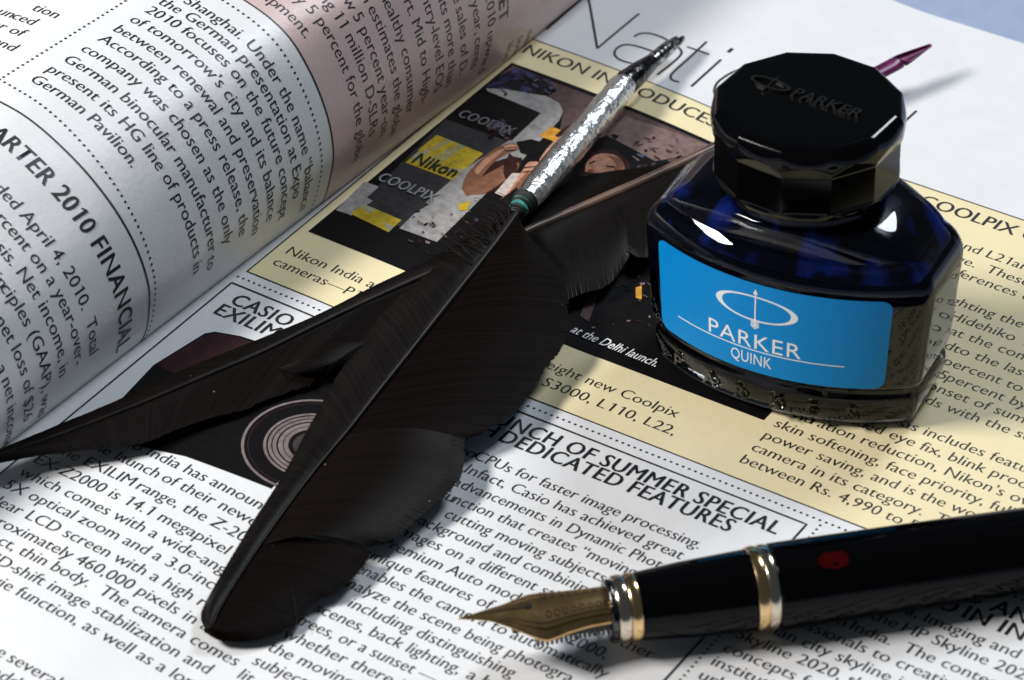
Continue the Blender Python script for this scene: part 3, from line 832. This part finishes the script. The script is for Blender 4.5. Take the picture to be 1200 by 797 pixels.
# second feather (lies underneath, dyed tip behind the bottle)
F2 = thing('feather', P(560, 297, .25), 'dark brown-black feather lying under the foil-wrapped quill, its magenta tip behind the bottle', 'feather')
F2R = [(-40, 549, .86), (0, 533, .84), (40, 520, .82), (80, 506, .80), (160, 475, .76), (240, 441, .72), (306, 413, .68), (371, 381, .64), (428, 354, .60), (500, 322, .55), (560, 297, .5), (616, 272, .45), (690, 240, .45), (755, 212, .5), (820, 182, .55), (900, 143, .58), (985, 108, .62), (1046, 79, .66)]
sp_ = catmull([P3(q) for q in F2R], 120)
rad = [.015 + .105 * min(1, (i / 119) * 1.15) for i in range(120)]
sh = MB(); sh.tube(sp_[:67], rad[:67], 14); sh.build('shaft', M_SHAFT, F2)
sh = MB(); sh.tube(sp_[66:114], rad[66:114], 14); sh.build('quill', M_SHAFT_B, F2)
vane('vane', M_FEATHER_B, F2,
     [(-40, 549, .86), (40, 520, .82), (120, 491, .78), (200, 458, .74), (280, 425, .70), (350, 392, .66), (428, 354, .60), (500, 322, .55), (560, 297, .5), (620, 271, .47), (690, 240, .47), (755, 212, .52), (812, 186, .57)],
     [(-60, 552, .86), (7, 523, .82), (72, 496, .79), (144, 466, .76), (214, 433, .73), (294, 401, .70), (367, 371, .65), (434, 337, .60), (500, 305, .55), (560, 271, .5), (625, 232, .42), (690, 205, .40), (765, 196, .50)], 300, .03, 1)
vane('vane', M_FEATHER_B, F2,
     [(-40, 549, .86), (0, 533, .84), (40, 520, .82), (80, 506, .80), (160, 475, .76), (240, 441, .72), (306, 413, .68), (371, 381, .64), (428, 354, .60), (470, 336, .57)],
     [(-60, 553, .86), (0, 543, .80), (50, 534, .76), (100, 529, .70), (165, 521, .62), (205, 505, .56), (250, 490, .5), (285, 482, .45), (312, 470, .42), (361, 454, .40)], 260, .06, 2, .02)
vane('vane', M_FEATHER_S, F2,
     [(425, 355, .60), (455, 342, .58), (500, 322, .55), (560, 297, .5), (616, 272, .45), (660, 252, .45), (700, 236, .46), (728, 224, .47)],
     [(345, 450, .36), (380, 448, .33), (430, 440, .28), (520, 420, .28), (600, 385, .3), (676, 348, .34), (715, 334, .32), (739, 300, .34)], 190, .14, 3, .015)
vane('vane', M_FEATHER_S, F2,
     [(722, 227, .47), (750, 215, .5), (785, 199, .53), (815, 184, .55)],
     [(727, 288, .40), (752, 303, .36), (790, 290, .36), (822, 250, .45)], 90, .12, 4, .015)
# a curled tuft standing off the lower side
vane('vane', M_FEATHER_B, F2, [(428, 402, .70), (410, 412, .72), (392, 424, .72), (368, 432, .66), (340, 437, .56), (306, 434, .46)], [(380, 404, .74), (368, 412, .78), (354, 420, .76), (340, 427, .68), (322, 432, .56), (305, 433, .46)], 60, .04, 21, .01)
# stained cut end of the quill
qt = MB()
tipA, tipB = P(1000, 101, .63), P(1091, 52.5, .80)
ax = Vector(tipB - tipA); L_ = ax.length; ax.normalize()
sd = ax.cross(Vector((0, 0, 1))).normalized(); upv = sd.cross(ax)
rows = []
for i in range(17):
    t = i / 16; c = Vector(tipA) + ax * (L_ * t)
    open_ = max(0, (t - .62) / .38)
    r_ = .165 * (1 - .94 * open_ ** 1.1)
    row = []
    for k in range(14):
        a = math.radians(-200 + 220 * k / 13 * (1 - .0 * open_)) if open_ > 0 else math.radians(-200 + 360 * k / 14)
        row.append(c + sd * (r_ * math.cos(a)) + upv * (.085 * math.sin(a) * (1 - .55 * open_) ))
    rows.append(row)
qt.grid(rows); qt.cap(rows[0])
qo = qt.build('quill_tip', M_MAGENTA, F2)
qo['label'] = 'magenta stained cut tip'
md = qo.modifiers.new('wall', 'SOLIDIFY'); md.thickness = .02

# first feather: the foil-wrapped quill pen on top
F1 = thing('quill_pen', P(517, 366, .3), 'black feather quill with foil-wrapped grip and metal nib lying across the magazine', 'quill pen')
F1R = [(605, 252, 0.84), (584, 281, 0.84), (559, 313, 0.82), (517, 366, 0.80), (484, 408, 0.77), (441, 462, 0.73), (410, 502, 0.69), (374, 545, 0.64), (338, 592, 0.58), (294, 655, 0.49), (262, 706, 0.41), (247, 737, 0.35)]
rr = catmull([P3(q) for q in F1R], 100)
sh = MB(); sh.tube(rr + np.array([0, 0, .02]), [.085 - .073 * i / 99 for i in range(100)], 12)
sh.build('shaft', M_SHAFT, F1)
vane('vane', M_FEATHER, F1,   # wide side, upper lobe
     [(600, 259, 0.84), (575, 292, 0.83), (540, 337, 0.81), (510, 375, 0.79), (484, 408, 0.77), (455, 444, 0.74), (425, 482, 0.71), (398, 517, 0.67), (372, 548, 0.63)],
     [(616, 272, .82), (641, 297, .78), (656, 317, .74), (667, 347, .69), (668, 384, .63), (661, 406, .58), (648, 424, .54), (630, 450, .51), (608, 480, .49), (574, 503, .48), (545, 517, .47)], 240, .16, 11, .012)
vane('vane', M_FEATHER_M, F1,   # middle lobe
     [(402, 512, 0.67), (385, 532, 0.65), (370, 551, 0.63), (355, 570, 0.61), (340, 590, 0.58), (322, 614, 0.54), (305, 639, 0.51)],
     [(545, 514, 0.49), (546, 533, 0.47), (541, 560, 0.44), (524, 580, 0.41), (500, 600, 0.39), (466, 629, 0.35), (434, 641, 0.32)], 150, .24, 12, .012, tone0=.30)
vane('vane', M_FEATHER, F1,   # tip lobe
     [(312, 628, 0.52), (300, 646, 0.50), (288, 664, 0.48), (275, 685, 0.45), (263, 704, 0.41), (252, 724, 0.37), (246, 736, 0.35), (243, 740, 0.33)],
     [(437, 648, 0.34), (426, 668, 0.30), (398, 695, 0.24), (370, 707, 0.20), (346, 735, 0.17), (306, 750, 0.17), (262, 752, 0.20), (239, 741, 0.26)], 130, .10, 13, .03)
vane('vane', M_FEATHER_N, F1,   # narrow side
     [(584, 281, 0.84), (559, 313, 0.82), (517, 366, 0.80), (484, 408, 0.77), (441, 462, 0.73), (410, 502, 0.69), (374, 545, 0.64), (338, 592, 0.58), (294, 655, 0.49), (262, 706, 0.41), (247, 741, 0.34)],
     [(572, 262, 0.81), (540, 290, 0.75), (494, 325, 0.69), (462, 352, 0.65), (424, 397, 0.61), (397, 436, 0.59), (366, 492, 0.54), (331, 557, 0.49), (288, 624, 0.43), (247, 694, 0.35), (235, 722, 0.30), (243, 743, 0.26)], 300, .10, 14, .012)
for pts, r0 in (([(396, 516, 0.67), (394, 545, 0.61), (398, 580, 0.54), (404, 612, 0.45), (414, 632, 0.39), (434, 641, 0.34)], .010), ([(316, 632, 0.54), (330, 662, 0.47), (344, 700, 0.36), (349, 735, 0.22)], .008), ([(545, 515, 0.50), (530, 490, 0.61), (516, 462, 0.70)], .006), ([(470, 628, 0.38), (466, 610, 0.45), (468, 590, 0.51)], .006)):
    lb_ = MB(); lb_.tube(catmull([P3(q) for q in pts], 24), [r0 * (1 - .5 * i / 23) for i in range(24)], 6); lb_.attr = [1.0] * len(lb_.v)  # palest tone: strands added for the lit edges of the lobes
    lb_.build('lit_edge_strand', M_FEATHER_N, F1)
# loose downy barbs where the vane begins
db = MB(); r9 = random.Random(9)
for i in range(150):
    t = r9.random(); base = np.array(catmull([P3(q) for q in F1R[:4]], 60)[int(t * 45)])
    u, v = 606 - 60 * t + r9.uniform(-6, 4), 232 + 62 * t
    side = P(u - r9.uniform(5, 42), v - r9.uniform(-6, 14) + 6, r9.uniform(.55, 1.0))
    mid = (base + side) / 2 + np.array([0, 0, r9.uniform(-.05, .18)])
    pts = catmull([base, mid, side], 7)
    db.tube(pts, [.016 - .0018 * k for k in range(7)], 4, caps=False)
db.attr = [random.Random(k // 28).random() for k in range(len(db.v))]
db.build('downy_barbs', M_FEATHER_N, F1)
# foil sleeve
s0, s1 = P(612, 240, .86), P(733, 98, .80)
fo = MB(); rows = []; r7 = random.Random(7)
ax = Vector(s1 - s0); L_ = ax.length; ax.normalize(); sd = ax.cross(Vector((0, 0, 1))).normalized(); upv = sd.cross(ax)
FR = [(0, .20), (.03, .245), (.1, .27), (.3, .295), (.55, .29), (.8, .285), (.95, .275), (1, .235)]
for i in range(90):
    t = i / 89; rad_ = np.interp(t, [q[0] for q in FR], [q[1] for q in FR])
    row = []
    for k in range(40):
        a = 2 * math.pi * k / 40
        rj = rad_ * (1 + .018 * math.sin(9 * t * 7 + 3 * a) + .015 * math.sin(5 * a - 31 * t) + r7.uniform(-.016, .016))
        row.append(Vector(s0) + ax * (L_ * t) + sd * (rj * math.cos(a)) + upv * (rj * math.sin(a)))
    rows.append(row)
fo.grid(rows, 0, closed_u=True); fo.cap(rows[0], 0, True); fo.cap(rows[-1], 0)
fo.build('foil_sleeve', M_FOIL, F1, angle=.9)
tw, kw = MB(), MB()
for i in range(16):
    c = Vector(s0) + ax * (-.34 + i * .032)
    rad_ = np.interp(i, [0, 5, 10, 15], [.085, .15, .20, .235]) + .008 * math.sin(i * 2.3)
    tl_ = .035 * math.sin(i * 1.7)
    rg = [c + ax * (tl_ * math.sin(2 * math.pi * k / 24 + i)) + sd * (rad_ * math.cos(2 * math.pi * k / 24)) + upv * (rad_ * math.sin(2 * math.pi * k / 24)) for k in range(25)]
    (tw if i in (6, 7, 10) else kw).tube(rg, .028, 7, caps=False)
tw.build('thread_binding', M_TEAL, F1); kw.build('thread_binding', M_BLACKTHREAD, F1)
# metal holder and nib beyond the sleeve
n1 = P(793, 48, .72)
ax2 = Vector(n1 - s1); L2 = ax2.length; ax2.normalize(); sd2 = ax2.cross(Vector((0, 0, 1))).normalized(); up2 = sd2.cross(ax2)
def lathe(mb_, o, ax_, sd_, up_, pr, n=28, mi=0, caps=True):
    rows = [[Vector(o) + ax_ * t + sd_ * (r * math.cos(2 * math.pi * k / n)) + up_ * (r * math.sin(2 * math.pi * k / n)) for k in range(n)] for t, r in pr]
    mb_.grid(rows, mi, closed_u=True)
    if caps: mb_.cap(rows[0], mi, True); mb_.cap(rows[-1], mi)
hb = MB(); lathe(hb, s1, ax2, sd2, up2, [(-.15, .20), (-.02, .245), (.06, .265), (.12, .245), (.17, .255), (.24, .238), (.30, .245), (.55, .225), (.80, .19), (1.0, .165), (1.04, .12)])
hb.build('nib_holder', M_DARKCHROME, F1, angle=.6)
nbm = MB(); rows = []
for i in range(22):
    t = i / 21; x = .85 + (L2 - .85) * t
    r_ = np.interp(t, [0, .3, .8, 1], [.125, .14, .125, .105])
    row = []
    for k in range(15):
        a = math.radians(-35 + 250 * k / 14) if t < .5 else math.radians(np.interp(t, [.5, 1], [-35, -5]) + np.interp(t, [.5, 1], [250, 190]) * k / 14)
        row.append(Vector(s1) + ax2 * x + sd2 * (r_ * math.cos(a)) + up2 * (r_ * math.sin(a)))
    rows.append(row)
nbm.grid(rows[:17])
for sg_ in (-1, 1):       # the two split tines
    q0, q1 = Vector(s1) + ax2 * (L2 * .80) + sd2 * (.062 * sg_), Vector(s1) + ax2 * L2 + sd2 * (.058 * sg_)
    q2 = Vector(s1) + ax2 * (L2 + .13 + .03 * sg_) + sd2 * (.055 * sg_) + up2 * (.01 * sg_)
    nbm.tube([q0 - ax2 * .2, q0, q1, q2], [.05, .062, .052, .034], 10)
no = nbm.build('nib', M_NIBSTEEL, F1); no.modifiers.new('wall', 'SOLIDIFY').thickness = .022

# ------------------------------------------------------------------ fountain pen
PZ = .745
pr1, pr2 = P(727, 713.5, PZ), P(1200, 645, PZ)
AX = Vector(pr2 - pr1).normalized(); SD = AX.cross(Vector((0, 0, 1))).normalized(); UP = SD.cross(AX)      # SD points towards the viewer
def axis_t(u): # distance along the pen of the axis point seen at pixel column u
    lo, hi = -6., 14.
    for _ in range(50):
        m_ = (lo + hi) / 2; q = np.array(Vector(pr1) + AX * m_); w = CR @ (q - CC)
        if 600 + FPX * w[0] / w[2] < u: lo = m_
        else: hi = m_
    return lo
T0 = axis_t(711)     # front lip
TR2 = axis_t(889)
pen = thing('fountain_pen', tuple(np.array(pr1) * [1, 1, 0] + np.array([0, 0, .01])), 'black lacquer fountain pen with gold nib and gold rings in the foreground', 'fountain pen')
def plathe(name, m, pr, n=48, parent=pen):
    b_ = MB(); lathe(b_, pr1, AX, SD, UP, pr, n); return b_.build(name, m, parent, angle=.5)
def rring(t, r, w, h, n=8):   # rounded band profile
    return [(t - w / 2, r - .03)] + [(t - w / 2 * math.cos(math.pi * i / n), r + h * math.sin(math.pi * i / n)) for i in range(n + 1)] + [(t + w / 2, r - .03)]
plathe('section', M_PENBLACK, [(T0 + .05, .20), (T0 + .06, .50), (T0 + .30, .545), (T0 + .55, .57), (T0 + 1.3, .635), (TR2 - .5, .67), (TR2 - .16, .685), (TR2 - .16, .3)])
plathe('band', M_DARKCHROME, rring(T0 + .06, .47, .13, .05))
plathe('band', M_SILVER, rring(T0 + .22, .525, .22, .045))
plathe('band', M_GOLD, rring(T0 + .42, .54, .20, .04))
plathe('band', M_GOLD, rring(TR2 - .055, .69, .20, .035))
plathe('band', M_SILVER, rring(TR2 + .125, .695, .18, .035))
plathe('barrel', M_PENBLACK, [(TR2 + .21, .3), (TR2 + .21, .69), (TR2 + .25, .725), (TR2 + .35, .73), (TR2 + 2.5, .728), (TR2 + 5, .71), (TR2 + 7, .68), (TR2 + 8.2, .62), (TR2 + 8.8, .5), (TR2 + 9.0, .2), (TR2 + 9.02, .02)])
# nib: a curved leaf of gold
TL = T0 - axis_t(538); nw = [(0, .018), (.08, .04), (.25, .075), (.5, .155), (.8, .30), (1.05, .46), (1.22, .555), (1.36, .585), (1.5, .565), (1.75, .50), (2.1, .455), (TL + .12, .43)]
ridge_h = [(0, .31), (.5, .325), (1.3, .335), (2.0, .36), (TL + .12, .36)]
edge_d = [(0, .012), (.5, .05), (1.0, .19), (1.36, .30), (1.7, .28), (2.1, .26), (TL + .12, .26)]
def nib_pt(t, s, o=0.):
    w = np.interp(t, *zip(*nw)); h = np.interp(t, *zip(*ridge_h)); d = np.interp(t, *zip(*edge_d))
    th = s * math.radians(np.interp(t, [0, .8, 1.4, 3], [40, 60, 74, 78]))
    k = math.radians(np.interp(t, [0, .8, 1.4, 3], [40, 60, 74, 78]))
    l = w * math.sin(th) / math.sin(k); hh = h - d * (1 - math.cos(th)) / (1 - math.cos(k)) + o
    return Vector(pr1) + AX * (T0 - TL + t) + SD * l + UP * hh
nb_ = MB(); rows = [[nib_pt((TL + .1) * (i / 60), -1 + 2 * j / 24) for j in range(25)] for i in range(61)]
nb_.grid(rows)
nib = nb_.build('nib', M_NIB, pen); md = nib.modifiers.new('wall', 'SOLIDIFY'); md.thickness = .035; md.offset = -1
bh = MB()
bh.add([nib_pt(1.16 + .055 * math.cos(2 * math.pi * k / 20), .085 * math.sin(2 * math.pi * k / 20), .012) for k in range(20)], [tuple(range(20))])
bh.grid([[nib_pt(.06 + 1.08 * i / 20, -.02, .008), nib_pt(.06 + 1.08 * i / 20, .02, .008)] for i in range(21)])
bh.build('breather_hole', M_FEED, nib, smooth=False)
eg = MB()
M_ENGRAVE = mat('engraved_line', (.10, .065, .03), .4, metal=1)
for sgn in (-1, 1):
    for s_, w_, t0_, t1_ in ((.66, .05, .62, TL), (.50, .03, .75, TL)):
        n_ = 50; R0, R1 = [], []
        for i in range(n_ + 1):
            t = t0_ + (t1_ - t0_) * i / n_
            R0.append(nib_pt(t, sgn * (s_ - w_ / 2), .006)); R1.append(nib_pt(t, sgn * (s_ + w_ / 2), .006))
        eg.grid([R0, R1])
    for i in range(9):
        t = 1.45 + i * .14
        eg.grid([[nib_pt(t + .05 * math.cos(a) , sgn * (.30 + .10 * math.sin(a)), .006), nib_pt(t + .035 * math.cos(a), sgn * (.30 + .07 * math.sin(a)), .006)] for a in [2 * math.pi * k / 12 for k in range(13)]])
eg.build('engraving', M_ENGRAVE, nib)
fd = MB()
def feed_box(t0, t1, w, h0, h1):
    c = [Vector(pr1) + AX * (T0 - TL + t) + SD * s + UP * h for t in (t0, t1) for s in (-w, w) for h in (h0, h1)]
    fd.add(c, [(0, 1, 3, 2), (4, 6, 7, 5), (0, 4, 5, 1), (2, 3, 7, 6), (0, 2, 6, 4), (1, 5, 7, 3)])
feed_box(.85, TL + .1, .20, -.02, .26); feed_box(1.25, TL + .1, .33, -.12, .2)
for i in range(19):
    t = 1.22 + i * .078
    feed_box(t, t + .042, .37, -.25 + .006 * i, .14)
fd.build('feed', M_FEED, pen, smooth=False)
# red reflection on the barrel, painted as a dark red patch
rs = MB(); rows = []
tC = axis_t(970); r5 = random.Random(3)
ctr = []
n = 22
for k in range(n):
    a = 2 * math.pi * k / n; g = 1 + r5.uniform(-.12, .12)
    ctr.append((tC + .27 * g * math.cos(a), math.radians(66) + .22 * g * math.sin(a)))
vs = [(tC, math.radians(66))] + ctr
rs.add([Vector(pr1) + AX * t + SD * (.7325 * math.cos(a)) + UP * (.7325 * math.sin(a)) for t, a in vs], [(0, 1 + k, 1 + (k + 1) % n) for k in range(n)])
rs.build('red_reflection', M_RED, pen)
